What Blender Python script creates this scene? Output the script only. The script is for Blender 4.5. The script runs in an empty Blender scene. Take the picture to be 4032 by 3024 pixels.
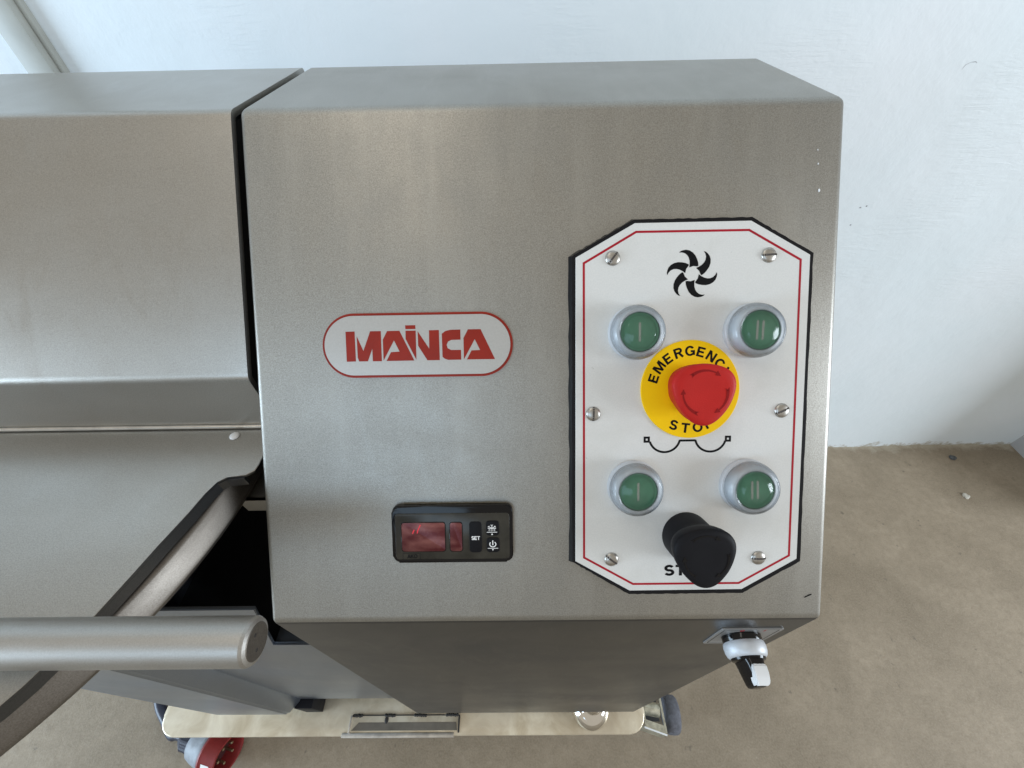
import bpy, bmesh, math, random
from mathutils import Matrix, Vector
random.seed(4)
C = bpy.context.scene.collection
scene = bpy.context.scene

# ------------------------------------------------------------------ camera
cam_d = bpy.data.cameras.new('camera'); cam = bpy.data.objects.new('camera', cam_d); C.objects.link(cam)
cr = Vector((0.9999, -0.0042, -0.0161)).normalized()
cf = Vector((-0.0088, 0.6855, -0.7280)); cf = (cf - cr*cf.dot(cr)).normalized()
cu = cr.cross(cf)
m = Matrix(((cr.x, cu.x, -cf.x, 0.1651), (cr.y, cu.y, -cf.y, -0.2904), (cr.z, cu.z, -cf.z, 0.0652), (0, 0, 0, 1)))
cam.matrix_world = m
cam_d.sensor_width = 36; cam_d.lens = 14.537
cam_d.clip_start = 0.01; cam_d.clip_end = 100
scene.camera = cam

# ------------------------------------------------------------------ light
world = bpy.data.worlds.new('World'); scene.world = world; world.use_nodes = True
bg = world.node_tree.nodes['Background']
bg.inputs['Color'].default_value = (1.0, 0.925, 0.80, 1); bg.inputs['Strength'].default_value = 0.47

def area(name, loc, target, sx, sy, col, power):
    d = bpy.data.lights.new(name, 'AREA'); d.shape = 'RECTANGLE'; d.size = sx; d.size_y = sy
    d.color = col; d.energy = power
    o = bpy.data.objects.new(name, d); C.objects.link(o)
    o.location = loc
    o.rotation_euler = (Vector(target)-Vector(loc)).to_track_quat('-Z', 'Y').to_euler()
    return o
area('doorway_light', (-3.2, -1.1, -0.25), (0.0, 0.1, -0.25), 1.6, 1.4, (0.62, 0.81, 1.0), 102)
area('far_window_light', (-1.0, -2.7, 1.25), (0.0, 0.0, -0.2), 1.9, 1.1, (0.50, 0.74, 1.0), 17)
area('side_fill_light', (3.1, -1.05, 0.25), (0.3, 0.2, -0.3), 1.0, 1.1, (0.80, 0.90, 1.0), 60)  # unseen fill from the right, added to brighten wall and panel
area('overhead_fill_light', (-0.4, 0.16, 2.05), (-0.2, 0.1, -0.3), 2.4, 0.3, (1.0, 0.95, 0.86), 8)  # unseen overhead fill, added for the floor and level faces
scene.view_settings.view_transform = 'Standard'
scene.view_settings.look = 'None'
scene.view_settings.exposure = 0.13
scene.view_settings.gamma = 1.0

# ------------------------------------------------------------------ materials
def newmat(name):
    mt = bpy.data.materials.new(name); mt.use_nodes = True
    nt = mt.node_tree; b = nt.nodes['Principled BSDF']
    return mt, nt, b
def N(nt, t, **kw):
    n = nt.nodes.new(t)
    for k, v in kw.items():
        if k in n.inputs: n.inputs[k].default_value = v
        else: setattr(n, k, v)
    return n
def ramp(nt, src, stops):
    r = nt.nodes.new('ShaderNodeValToRGB')
    el = r.color_ramp.elements
    while len(el) < len(stops): el.new(0.5)
    for e, (p, c) in zip(el, stops):
        e.position = p; e.color = (c, c, c, 1) if isinstance(c, (int, float)) else (*c, 1)
    nt.links.new(src, r.inputs[0]); return r
def mixc(nt, fac, a, b, mode='MIX'):
    n = nt.nodes.new('ShaderNodeMix'); n.data_type = 'RGBA'; n.blend_type = mode
    for k, v in ((0, fac), (6, a), (7, b)):
        if hasattr(v, 'is_linked'): nt.links.new(v, n.inputs[k])
        else: n.inputs[k].default_value = v if k == 0 else (*v, 1)
    return n.outputs[2]
def coords(nt, scale=(1, 1, 1)):
    g = nt.nodes.new('ShaderNodeNewGeometry'); mp = nt.nodes.new('ShaderNodeMapping')
    mp.inputs['Scale'].default_value = scale
    nt.links.new(g.outputs['Position'], mp.inputs[0]); return mp.outputs[0]
def noise(nt, vec, scale, detail=3, rough=0.5, dist=0.0):
    n = N(nt, 'ShaderNodeTexNoise'); n.inputs['Scale'].default_value = scale
    n.inputs['Detail'].default_value = detail; n.inputs['Roughness'].default_value = rough
    n.inputs['Distortion'].default_value = dist
    nt.links.new(vec, n.inputs['Vector']); return n.outputs['Fac']
def bump(nt, b, h, strength, dist, prev=None):
    n = N(nt, 'ShaderNodeBump'); n.inputs['Strength'].default_value = strength; n.inputs['Distance'].default_value = dist
    nt.links.new(h, n.inputs['Height'])
    if prev: nt.links.new(prev, n.inputs['Normal'])
    nt.links.new(n.outputs[0], b.inputs['Normal']); return n.outputs[0]

def steel(name, lo, hi, rough=0.36, grain=1.0, streak=(1, 1, 1), smudge=0.12, aniso=0.0):
    mt, nt, b = newmat(name)
    v = coords(nt)
    g = noise(nt, v, 1500, 2, 0.6)
    blot = noise(nt, v, 9, 4, 0.55, 0.4)
    sv = coords(nt, streak)
    st = noise(nt, sv, 22, 5, 0.6)
    c1 = mixc(nt, ramp(nt, g, ((0.30, 0.0), (0.70, 1.0))).outputs[0], lo, hi)
    c2 = mixc(nt, ramp(nt, blot, ((0.35, 0.0), (0.68, smudge*2.0))).outputs[0], c1, tuple(x*0.72 for x in lo))
    c3 = mixc(nt, ramp(nt, st, ((0.48, 0.0), (0.72, smudge*1.6))).outputs[0], c2, tuple(min(1, x*1.12) for x in hi))
    nt.links.new(c3, b.inputs['Base Color'])
    b.inputs['Metallic'].default_value = 0.93
    rr = ramp(nt, blot, ((0.3, rough-0.05), (0.7, rough+0.07)))
    wipe = noise(nt, coords(nt, (1.0, 0.35, 0.35)), 55, 5, 0.65, 1.2)
    r2 = mixc(nt, ramp(nt, wipe, ((0.52, 0.0), (0.72, 0.30))).outputs[0], rr.outputs[0], (rough-0.12,)*3)
    nt.links.new(r2, b.inputs['Roughness'])
    bump(nt, b, g, 0.28*grain, 0.0002)
    return mt
def plain(name, col, rough=0.5, metal=0.0, var=0.10, scale=60, bmp=0.0, bscale=400, coat=0.0, spec=0.5):
    mt, nt, b = newmat(name)
    v = coords(nt); n = noise(nt, v, scale, 4, 0.6)
    c = mixc(nt, ramp(nt, n, ((0.3, 0.0), (0.72, 1.0))).outputs[0], tuple(x*(1-var) for x in col), tuple(min(1, x*(1+var)) for x in col))
    nt.links.new(c, b.inputs['Base Color'])
    b.inputs['Roughness'].default_value = rough; b.inputs['Metallic'].default_value = metal
    b.inputs['Coat Weight'].default_value = coat; b.inputs['Specular IOR Level'].default_value = spec
    if bmp: bump(nt, b, noise(nt, v, bscale, 2), bmp, 0.0003)
    return mt

M = {}
M['housing'] = steel('blasted_steel', (0.292, 0.281, 0.256), (0.445, 0.430, 0.394), 0.44, 1.2, (2.2, 0.30, 0.30), 0.13)
M['lid'] = steel('satin_steel', (0.355, 0.340, 0.312), (0.485, 0.468, 0.435), 0.35, 1.0, (0.4, 1.2, 1.2), 0.10)
M['body'] = steel('body_steel', (0.29, 0.325, 0.372), (0.345, 0.38, 0.43), 0.36, 0.5, (1, 1, 0.3), 0.10)
M['lower'] = steel('shaded_brushed_steel', (0.095, 0.098, 0.102), (0.122, 0.124, 0.127), 0.34, 0.3, (1.5, 1, 0.5), 0.08)  # same steel, with the shade of the lower faces put into the colour
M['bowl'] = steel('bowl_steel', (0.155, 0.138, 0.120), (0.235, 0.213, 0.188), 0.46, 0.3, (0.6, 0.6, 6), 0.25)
M['bar'] = steel('bar_steel', (0.40, 0.385, 0.36), (0.47, 0.455, 0.43), 0.43, 0.8, (0.4, 1, 1), 0.08)
M['dark'] = plain('interior_shade', (0.035, 0.036, 0.038), 0.7)  # shade of the inner gaps put into the colour
M['black'] = plain('black_plastic', (0.007, 0.007, 0.009), 0.55, bmp=0.15, bscale=900, spec=0.16)
M['blackgloss'] = plain('glossy_black_plastic', (0.004, 0.004, 0.005), 0.12, spec=0.30)
M['sealant'] = plain('black_sealant', (0.006, 0.006, 0.008), 0.36, bmp=0.5, bscale=160, spec=0.22)
M['red_print'] = plain('red_print', (0.38, 0.010, 0.022), 0.5, spec=0.2)
M['black_print'] = plain('black_print', (0.005, 0.005, 0.006), 0.55, spec=0.12)
M['yellow'] = plain('yellow_plastic', (0.96, 0.60, 0.003), 0.5, var=0.03, bmp=0.1, bscale=1200, spec=0.15)
M['red'] = plain('red_plastic', (0.47, 0.014, 0.011), 0.5, var=0.06, bmp=0.25, bscale=1500, spec=0.22)
M['red_dark'] = plain('red_engraving', (0.24, 0.006, 0.006), 0.6, spec=0.15)
M['silver'] = plain('silver_paint', (0.60, 0.63, 0.67), 0.48, metal=0.25, var=0.03, scale=500)
M['green'] = plain('green_lens', (0.095, 0.30, 0.175), 0.40, var=0.22, scale=80)
M['legend'] = plain('legend_grey', (0.50, 0.47, 0.43), 0.5)
M['white_print'] = plain('white_print', (0.88, 0.89, 0.90), 0.5)
M['white_plastic'] = plain('white_plastic', (0.80, 0.81, 0.82), 0.35, var=0.03)
M['screw'] = plain('screw_steel', (0.46, 0.44, 0.41), 0.36, metal=1.0, var=0.12, scale=700)
M['slot'] = plain('screw_slot', (0.06, 0.05, 0.045), 0.6)
M['chrome'] = plain('chrome', (0.80, 0.78, 0.74), 0.06, metal=1.0, var=0.03)
M['badge_red'] = plain('badge_red', (0.27, 0.016, 0.006), 0.35, spec=0.3)
M['badge_silver'] = plain('badge_silver', (0.47, 0.46, 0.44), 0.28, metal=0.30, var=0.05, scale=900, coat=0.4)
M['grey_plastic'] = plain('grey_plastic', (0.27, 0.29, 0.32), 0.5, var=0.15, scale=120)
M['plug_red'] = plain('plug_red', (0.22, 0.018, 0.018), 0.5, var=0.12, scale=90)
M['cable'] = plain('cable_rubber', (0.018, 0.020, 0.040), 0.42, bmp=0.2)
M['brass'] = plain('pin_brass', (0.62, 0.55, 0.38), 0.3, metal=1.0)
M['rubber'] = plain('grey_rubber', (0.13, 0.135, 0.16), 0.75, var=0.3, scale=160, bmp=0.6, bscale=220)
M['zinc'] = plain('zinc_plate', (0.52, 0.50, 0.40), 0.40, metal=0.6, var=0.35, scale=110)
M['bracket_light'] = plain('bright_steel_edge', (0.66, 0.62, 0.56), 0.35, metal=0.7, var=0.2)
M['weld'] = plain('weld_bead', (0.02, 0.017, 0.015), 0.6)
M['chip_dark'] = plain('dark_chip', (0.09, 0.095, 0.10), 0.8, var=0.4, scale=300)
M['chip_light'] = plain('paint_chip', (0.55, 0.52, 0.45), 0.7)
M['trunk'] = plain('painted_trunking', (0.43, 0.44, 0.405), 0.5, var=0.06, scale=30, bmp=0.2, bscale=60)

# printed control-panel plate: matt off white with faint grime
mt, nt, b = newmat('panel_plate'); v = coords(nt)
n1 = noise(nt, v, 34, 5, 0.6, 0.3); n2 = noise(nt, v, 1400, 2)
c = mixc(nt, ramp(nt, n1, ((0.50, 0.0), (0.80, 0.5))).outputs[0], (0.71, 0.705, 0.685), (0.54, 0.53, 0.485))
c = mixc(nt, ramp(nt, n2, ((0.35, 0.0), (0.65, 0.35))).outputs[0], c, (0.58, 0.585, 0.575))
sp = noise(nt, v, 260, 3, 0.7)
c = mixc(nt, ramp(nt, sp, ((0.73, 0.0), (0.78, 0.5))).outputs[0], c, (0.33, 0.32, 0.29))
nt.links.new(c, b.inputs['Base Color']); b.inputs['Roughness'].default_value = 0.42
M['plate'] = mt
# display window: dark red translucent-looking plastic, brushed
mt, nt, b = newmat('display_red'); v = coords(nt, (1, 1, 1))
n1 = noise(nt, coords(nt, (0.5, 1, 1)), 150, 3, 0.5, 0.2)
c = mixc(nt, ramp(nt, n1, ((0.38, 0.0), (0.72, 0.8))).outputs[0], (0.10, 0.014, 0.018), (0.30, 0.115, 0.105))
nt.links.new(c, b.inputs['Base Color']); b.inputs['Roughness'].default_value = 0.34
b.inputs['Metallic'].default_value = 0.35
bump(nt, b, noise(nt, v, 500, 2), 0.4, 0.0003)
M['display'] = mt
# clear silicone dome: thin clear skin with a fresnel gloss
mt = bpy.data.materials.new('clear_silicone'); mt.use_nodes = True; nt = mt.node_tree; nt.nodes.clear()
o_ = nt.nodes.new('ShaderNodeOutputMaterial'); tr = nt.nodes.new('ShaderNodeBsdfTransparent'); tr.inputs[0].default_value = (0.95, 0.96, 0.96, 1)
gl = nt.nodes.new('ShaderNodeBsdfGlossy'); gl.inputs['Roughness'].default_value = 0.09
df = nt.nodes.new('ShaderNodeBsdfTranslucent'); df.inputs[0].default_value = (0.8, 0.82, 0.84, 1)
fr = nt.nodes.new('ShaderNodeFresnel'); fr.inputs[0].default_value = 1.42
ad = nt.nodes.new('ShaderNodeMixShader'); ad.inputs[0].default_value = 0.30
mx = nt.nodes.new('ShaderNodeMixShader')
nt.links.new(tr.outputs[0], ad.inputs[1]); nt.links.new(df.outputs[0], ad.inputs[2])
nt.links.new(fr.outputs[0], mx.inputs[0]); nt.links.new(ad.outputs[0], mx.inputs[1]); nt.links.new(gl.outputs[0], mx.inputs[2])
nt.links.new(mx.outputs[0], o_.inputs[0])
M['clear'] = mt
# rolled, mottled cream steel of the trolley deck
mt, nt, b = newmat('deck_sheet'); v = coords(nt)
n1 = noise(nt, v, 24, 5, 0.6, 0.6); n2 = noise(nt, v, 8, 3, 0.5)
c = mixc(nt, ramp(nt, n1, ((0.32, 0.0), (0.7, 1.0))).outputs[0], (0.62, 0.53, 0.38), (0.92, 0.85, 0.69))
c = mixc(nt, ramp(nt, n2, ((0.42, 0.0), (0.66, 0.55))).outputs[0], c, (0.42, 0.345, 0.25))
nt.links.new(c, b.inputs['Base Color']); b.inputs['Metallic'].default_value = 0.55; b.inputs['Roughness'].default_value = 0.33
bump(nt, b, n2, 0.5, 0.006)
M['deck'] = mt
# plastered wall, white paint with a blue cast, trowel marks and pits
mt, nt, b = newmat('painted_plaster'); v = coords(nt)
n1 = noise(nt, v, 3.2, 4, 0.55); n2 = noise(nt, v, 60, 4, 0.6, 0.6)
c = mixc(nt, ramp(nt, n1, ((0.3, 0.0), (0.7, 1.0))).outputs[0], (0.76, 0.835, 0.875), (0.82, 0.87, 0.91))
pit = noise(nt, coords(nt, (1, 1, 1.0)), 30, 3, 0.75)
c = mixc(nt, ramp(nt, pit, ((0.765, 0.0), (0.79, 0.5))).outputs[0], c, (0.42, 0.45, 0.48))
sep = nt.nodes.new('ShaderNodeSeparateXYZ'); nt.links.new(coords(nt), sep.inputs[0])
add = nt.nodes.new('ShaderNodeMath'); add.operation = 'MULTIPLY_ADD'; add.inputs[1].default_value = 0.10; nt.links.new(noise(nt, v, 34, 4, 0.7), add.inputs[0]); nt.links.new(sep.outputs[2], add.inputs[2])
low = ramp(nt, add.outputs[0], ((0.0, 1.0), (1.0, 1.0)))
mr = nt.nodes.new('ShaderNodeMapRange'); mr.inputs[1].default_value = -0.955; mr.inputs[2].default_value = -0.935; mr.inputs[3].default_value = 1; mr.inputs[4].default_value = 0
nt.links.new(add.outputs[0], mr.inputs[0])
c = mixc(nt, mr.outputs[0], c, (0.40, 0.36, 0.28))
nt.links.new(c, b.inputs['Base Color']); b.inputs['Roughness'].default_value = 0.62
patch = ramp(nt, noise(nt, v, 5.5, 3, 0.5), ((0.50, 0.0), (0.66, 1.0)))
st = noise(nt, coords(nt, (4, 1, 30)), 6, 4, 0.65, 0.8)
mul = nt.nodes.new('ShaderNodeMath'); mul.operation = 'MULTIPLY'; nt.links.new(patch.outputs[0], mul.inputs[0]); nt.links.new(st, mul.inputs[1])
p1 = bump(nt, b, noise(nt, v, 14, 5, 0.6), 0.25, 0.008)
p2 = bump(nt, b, mul.outputs[0], 0.30, 0.004, p1)
bump(nt, b, n2, 0.12, 0.003, p2)
M['wall'] = mt
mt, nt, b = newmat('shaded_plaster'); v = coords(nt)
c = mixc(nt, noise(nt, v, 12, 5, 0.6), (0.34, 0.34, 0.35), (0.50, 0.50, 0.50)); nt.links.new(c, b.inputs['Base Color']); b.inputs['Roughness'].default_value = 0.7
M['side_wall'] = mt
# concrete floor
mt, nt, b = newmat('concrete'); v = coords(nt)
n1 = noise(nt, v, 6.5, 6, 0.62, 0.3); n2 = noise(nt, v, 62, 6, 0.72, 0.1); n3 = noise(nt, v, 34, 4, 0.6); n4 = noise(nt, v, 300, 3, 0.6)
c = mixc(nt, ramp(nt, n1, ((0.30, 0.0), (0.70, 1.0))).outputs[0], (0.215, 0.167, 0.112), (0.365, 0.292, 0.210))
c = mixc(nt, ramp(nt, n2, ((0.38, 0.0), (0.72, 0.65))).outputs[0], c, (0.190, 0.146, 0.095))
c = mixc(nt, ramp(nt, n4, ((0.35, 0.0), (0.70, 0.35))).outputs[0], c, (0.40, 0.345, 0.26))
c = mixc(nt, ramp(nt, n3, ((0.655, 0.0), (0.72, 0.70))).outputs[0], c, (0.13, 0.105, 0.075))
n5 = noise(nt, v, 17, 3, 0.55, 0.2)
c = mixc(nt, ramp(nt, n5, ((0.745, 0.0), (0.765, 0.7))).outputs[0], c, (0.50, 0.45, 0.36))
sep = nt.nodes.new('ShaderNodeSeparateXYZ'); nt.links.new(coords(nt), sep.inputs[0])
ma = nt.nodes.new('ShaderNodeMath'); ma.operation = 'MULTIPLY_ADD'; ma.inputs[1].default_value = 0.07; nt.links.new(noise(nt, v, 28, 4, 0.7), ma.inputs[0]); nt.links.new(sep.outputs[1], ma.inputs[2])
mr = nt.nodes.new('ShaderNodeMapRange'); mr.inputs[1].default_value = 0.445; mr.inputs[2].default_value = 0.475; nt.links.new(ma.outputs[0], mr.inputs[0])
c = mixc(nt, mr.outputs[0], c, (0.48, 0.43, 0.34))
nt.links.new(c, b.inputs['Base Color']); b.inputs['Roughness'].default_value = 0.62
p = bump(nt, b, n2, 0.30, 0.004); bump(nt, b, n4, 0.25, 0.001, p)
M['floor'] = mt

# ------------------------------------------------------------------ helpers
def link(name, me, mat, parent=None, mw=None, kind=None, label=None, smooth=None):
    o = bpy.data.objects.new(name, me); C.objects.link(o)
    if mat: me.materials.append(mat)
    if smooth is not None:
        for p in me.polygons: p.use_smooth = True
        if smooth: me.set_sharp_from_angle(angle=math.radians(smooth))
    place(o, parent, mw)
    if kind: o['kind'] = kind
    if label: o['label'] = label
    return o
def world_of(o):
    return WM.get(o.name, Matrix.Identity(4))
WM = {}
def place(o, parent=None, mw=None):
    mw = mw or Matrix.Identity(4)
    if parent:
        o.parent = parent; o.matrix_parent_inverse = Matrix.Identity(4)
        o.matrix_basis = WM[parent.name].inverted() @ mw
    else: o.matrix_basis = mw
    WM[o.name] = mw
def thing(name, label, cat, loc, group=None):
    o = bpy.data.objects.new(name, None); C.objects.link(o); o.empty_display_size = 0.05
    place(o, None, Matrix.Translation(loc)); o['label'] = label; o['category'] = cat
    if group: o['group'] = group
    return o
def bm_me(bm, name='mesh'):
    bmesh.ops.recalc_face_normals(bm, faces=bm.faces[:])
    me = bpy.data.meshes.new(name); bm.to_mesh(me); bm.free(); return me
def prism_bm(pts, z0, z1, bevel=0.0, seg=3, bm=None):
    bm = bm or bmesh.new()
    lo = [bm.verts.new((x, y, z0)) for x, y in pts]; hi = [bm.verts.new((x, y, z1)) for x, y in pts]
    n = len(pts); f = []
    f.append(bm.faces.new(lo[::-1])); top = bm.faces.new(hi); f.append(top)
    for i in range(n): f.append(bm.faces.new((lo[i], lo[(i+1) % n], hi[(i+1) % n], hi[i])))
    if bevel: bmesh.ops.bevel(bm, geom=list(top.edges), offset=bevel, segments=seg, affect='EDGES', profile=0.5)
    return bm
def box_bm(x0, x1, y0, y1, z0, z1, bevel=0.0, seg=2, bm=None):
    b2 = bmesh.new()
    bmesh.ops.create_cube(b2, size=1, matrix=Matrix.Translation(((x0+x1)/2, (y0+y1)/2, (z0+z1)/2)) @ Matrix.Diagonal((x1-x0, y1-y0, z1-z0, 1)))
    if bevel: bmesh.ops.bevel(b2, geom=b2.edges[:], offset=bevel, segments=seg, affect='EDGES', profile=0.5)
    if bm is None: return b2
    tmp = bpy.data.meshes.new('t'); b2.to_mesh(tmp); b2.free(); bm.from_mesh(tmp); bpy.data.meshes.remove(tmp); return bm
def lathe_bm(prof, n=48, bm=None, closed=False):
    bm = bm or bmesh.new(); rings = []
    for r, z in prof:
        if r < 1e-7: rings.append([bm.verts.new((0, 0, z))])
        else: rings.append([bm.verts.new((r*math.cos(2*math.pi*i/n), r*math.sin(2*math.pi*i/n), z)) for i in range(n)])
    for a, c in zip(rings, rings[1:]):
        for i in range(n):
            j = (i+1) % n
            if len(a) == 1 and len(c) == 1: continue
            if len(a) == 1: bm.faces.new((a[0], c[i], c[j]))
            elif len(c) == 1: bm.faces.new((a[i], a[j], c[0]))
            else: bm.faces.new((a[i], a[j], c[j], c[i]))
    return bm
def ring_strip(pts, w, z, closed=True):
    """flat strip of width w along a polyline, mitred; returns bmesh"""
    bm = bmesh.new(); n = len(pts); L = []; R = []
    P = [Vector((x, y)) for x, y in pts]
    for i in range(n):
        a = P[i-1] if (closed or i > 0) else None; c = P[(i+1) % n] if (closed or i < n-1) else None
        d1 = (P[i]-a).normalized() if a is not None else (c-P[i]).normalized()
        d2 = (c-P[i]).normalized() if c is not None else d1
        t = (d1+d2).normalized(); nn = Vector((-t.y, t.x)); k = w/2/max(0.3, nn.dot(Vector((-d1.y, d1.x))))
        L.append(bm.verts.new((*(P[i]+nn*k), z))); R.append(bm.verts.new((*(P[i]-nn*k), z)))
    for i in range(n if closed else n-1):
        j = (i+1) % n; bm.faces.new((R[i], R[j], L[j], L[i]))
    return bm
def polys_bm(polys, z0, z1):
    bm = bmesh.new()
    for p in polys: prism_bm(p, z0, z1, bm=bm)
    return bm
def tube_bm(path, r, n=16, bm=None, caps=True):
    bm = bm or bmesh.new(); P = [Vector(p) for p in path]; rings = []; up = None
    for i, p in enumerate(P):
        t = ((P[i+1] if i < len(P)-1 else p)-(P[i-1] if i else p)).normalized()
        if up is None: up = t.orthogonal().normalized()
        up = (up - t*up.dot(t)).normalized(); s = t.cross(up)
        rr = r[i] if isinstance(r, (list, tuple)) else r
        rings.append([bm.verts.new(p + (up*math.cos(2*math.pi*k/n)+s*math.sin(2*math.pi*k/n))*rr) for k in range(n)])
    for a, c in zip(rings, rings[1:]):
        for k in range(n): bm.faces.new((a[k], a[(k+1) % n], c[(k+1) % n], c[k]))
    if caps: bm.faces.new(rings[0][::-1]); bm.faces.new(rings[-1])
    return bm
def arc(cx, cy, r, a0, a1, n):
    return [(cx+r*math.cos(math.radians(a0+(a1-a0)*i/n)), cy+r*math.sin(math.radians(a0+(a1-a0)*i/n))) for i in range(n+1)]
def rrect(w, h, r, n=6):
    p = []
    for sx, sy, a in ((1, 1, 0), (-1, 1, 90), (-1, -1, 180), (1, -1, 270)):
        p += arc(sx*(w/2-r), sy*(h/2-r), r, a, a+90, n)
    return p
def smooth_path(pts, radii, n=5):
    """2-D open polyline with rounded corners"""
    P = [Vector(p) for p in pts]; out = [tuple(P[0])]
    for i in range(1, len(P)-1):
        r = radii[i]
        if r <= 0: out.append(tuple(P[i])); continue
        a = (P[i-1]-P[i]).normalized(); c = (P[i+1]-P[i]).normalized()
        for k in range(n+1):
            t = k/n; q = (P[i]+a*r)*(1-t)**2 + P[i]*2*t*(1-t) + (P[i]+c*r)*t*t
            out.append(tuple(q))
    out.append(tuple(P[-1])); return out
def _ell(cx, cy, rx, ry, a0, a1, n=14):
    return [(cx+rx*math.cos(math.radians(a0+(a1-a0)*i/n)), cy+ry*math.sin(math.radians(a0+(a1-a0)*i/n))) for i in range(n+1)]
GL = {
 'E': ([[(.30, .40), (-.25, .40), (-.25, -.40), (.30, -.40)], [(-.25, .01), (.24, .01)]], []),
 'M': ([], [[(-.46, -.5), (-.46, .5), (-.19, .5), (0, -.14), (.19, .5), (.46, .5), (.46, -.5), (.28, -.5), (.28, .16), (.08, -.5), (-.08, -.5), (-.28, .16), (-.28, -.5)]]),
 'N': ([], [[(-.37, -.5), (-.37, .5), (-.15, .5), (.18, -.15), (.18, .5), (.37, .5), (.37, -.5), (.15, -.5), (-.18, .14), (-.18, -.5)]]),
 'R': ([[(-.26, -.5), (-.26, .41), (.06, .41)]+_ell(.06, .21, .20, .20, 80, -80, 8)+[(.06, .01), (-.2, .01)], [(.02, .01), (.28, -.5)]], []),
 'P': ([[(-.26, -.5), (-.26, .41), (.06, .41)]+_ell(.06, .19, .21, .22, 80, -80, 8)+[(.06, -.03), (-.2, -.03)]], []),
 'G': ([_ell(0, 0, .32, .41, 38, 322, 22), [(.06, -.04), (.32, -.04), (.32, -.42)]], []),
 'C': ([_ell(0, 0, .31, .41, 42, 318, 22)], []),
 'O': ([_ell(0, 0, .33, .41, 0, 355, 26)+[(.33, 0)]], []),
 '0': ([_ell(0, 0, .22, .41, 0, 355, 26)+[(.22, 0)]], []),
 'S': ([_ell(0, .20, .25, .21, 25, 262, 14)+_ell(0, -.20, .27, .21, 82, -155, 14)], []),
 'T': ([[(-.36, .40), (.36, .40)], [(0, .40), (0, -.5)]], []),
 'Y': ([[(-.32, .5), (0, -.02), (.32, .5)], [(0, 0), (0, -.5)]], []),
 'A': ([[(-.34, -.5), (0, .40), (.34, -.5)], [(-.2, -.20), (.2, -.20)]], []),
 'K': ([[(-.26, -.5), (-.26, .5)], [(.26, .5), (-.22, -.06)], [(-.08, .06), (.28, -.5)]], []),
 'I': ([[(0, -.5), (0, .5)]], []), ' ': ([], [])}
WID = {'E': .72, 'M': 1.05, 'N': .88, 'R': .76, 'P': .74, 'G': .84, 'C': .80, 'O': .86, '0': .66, 'S': .72, 'T': .74, 'Y': .72, 'A': .78, 'K': .76, 'I': .34, ' ': .5}
def text_bm(s, size, bold=0.0, bm=None, mat=None, depth=0.0, weight=0.19):
    """sans capitals of cap height size drawn as flat print, centred"""
    bm = bm or bmesh.new(); mat = mat or Matrix.Identity(4)
    tot = sum(WID[c_] for c_ in s); x = -tot/2
    for c_ in s:
        x += WID[c_]/2; strokes, polys = GL[c_]
        for q in strokes:
            b_ = ring_strip([((px+x)*size, py*size) for px, py in q], weight*size, 0.0, closed=False)
            t = bpy.data.meshes.new('t'); b_.to_mesh(t); b_.free(); t.transform(mat); bm.from_mesh(t); bpy.data.meshes.remove(t)
        for q in polys:
            vs = [bm.verts.new(mat @ Vector(((px+x)*size, py*size, 0))) for px, py in q]; bm.faces.new(vs[::-1])
        x += WID[c_]/2
    return bm
def xf(bm, mat): bmesh.ops.transform(bm, matrix=mat, verts=bm.verts[:]); return bm

SL = 0.73608; sn, cs = math.sin(SL), math.cos(SL)
def SM(u, v, h=0.0, rot=0.0):
    """slope frame at u (right), v (down the slope), h (proud) in millimetres"""
    u, v, h = u/1000, v/1000, h/1000
    nn = Vector((0, -cs, sn)); o = Vector((u, -v*sn, -v*cs)) + nn*h
    m_ = Matrix(((1, 0, 0, o.x), (0, sn, nn.y, o.y), (0, cs, nn.z, o.z), (0, 0, 0, 1)))
    return m_ @ Matrix.Rotation(rot, 4, 'Z')
mm = 0.001
def S(pts): return [(x*mm, y*mm) for x, y in pts]

# ------------------------------------------------------------------ setting
def plane_obj(name, vs, mat):
    me = bpy.data.meshes.new(name); me.from_pydata(vs, [], [tuple(range(len(vs)))]); return link(name, me, mat, kind='structure')
plane_obj('floor', [(-5, -5, -1), (5, -5, -1), (5, 0.6, -1), (-5, 0.6, -1)], M['floor'])
# wall: slightly uneven plaster sheet (real relief)
def plaster(name, x0, x1, z0, z1, y, mat):
    bm = bmesh.new(); nx, nz = 150, 90
    from mathutils import noise as mn
    g = []
    for j in range(nz+1):
        row = []
        for i in range(nx+1):
            x = x0+(x1-x0)*i/nx; z = z0+(z1-z0)*j/nz
            row.append(bm.verts.new((x, y+0.004*mn.noise(Vector((x*3, z*3, 1)))+0.0015*mn.noise(Vector((x*11, z*11, 5))), z)))
        g.append(row)
    for j in range(nz):
        for i in range(nx): bm.faces.new((g[j][i], g[j][i+1], g[j+1][i+1], g[j+1][i]))
    return link(name, bm_me(bm), mat, kind='structure', smooth=180)
plaster('wall', -3.5, 1.75, -1.02, 2.0, 0.432, M['wall'])
bm = box_bm(1.665, 1.95, 0.12, 0.45, -1.02, 2.0); link('side_wall', bm_me(bm), M['side_wall'], kind='structure')

tk = thing('wall_trunking', 'grey-white vertical cable trunking on the white wall behind the left cover', 'trunking', (-0.482, 0.43, -1.0))
bm = box_bm(-0.5015, -0.4635, 0.414, 0.436, -1.0, 1.98, 0.003)
link('duct', bm_me(bm), M['trunk'], tk, smooth=30)
bm = box_bm(-0.4635, -0.4575, 0.424, 0.436, -1.0, 1.98, 0.0015)
link('edge_bead', bm_me(bm), M['trunk'], tk, smooth=30)

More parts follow.
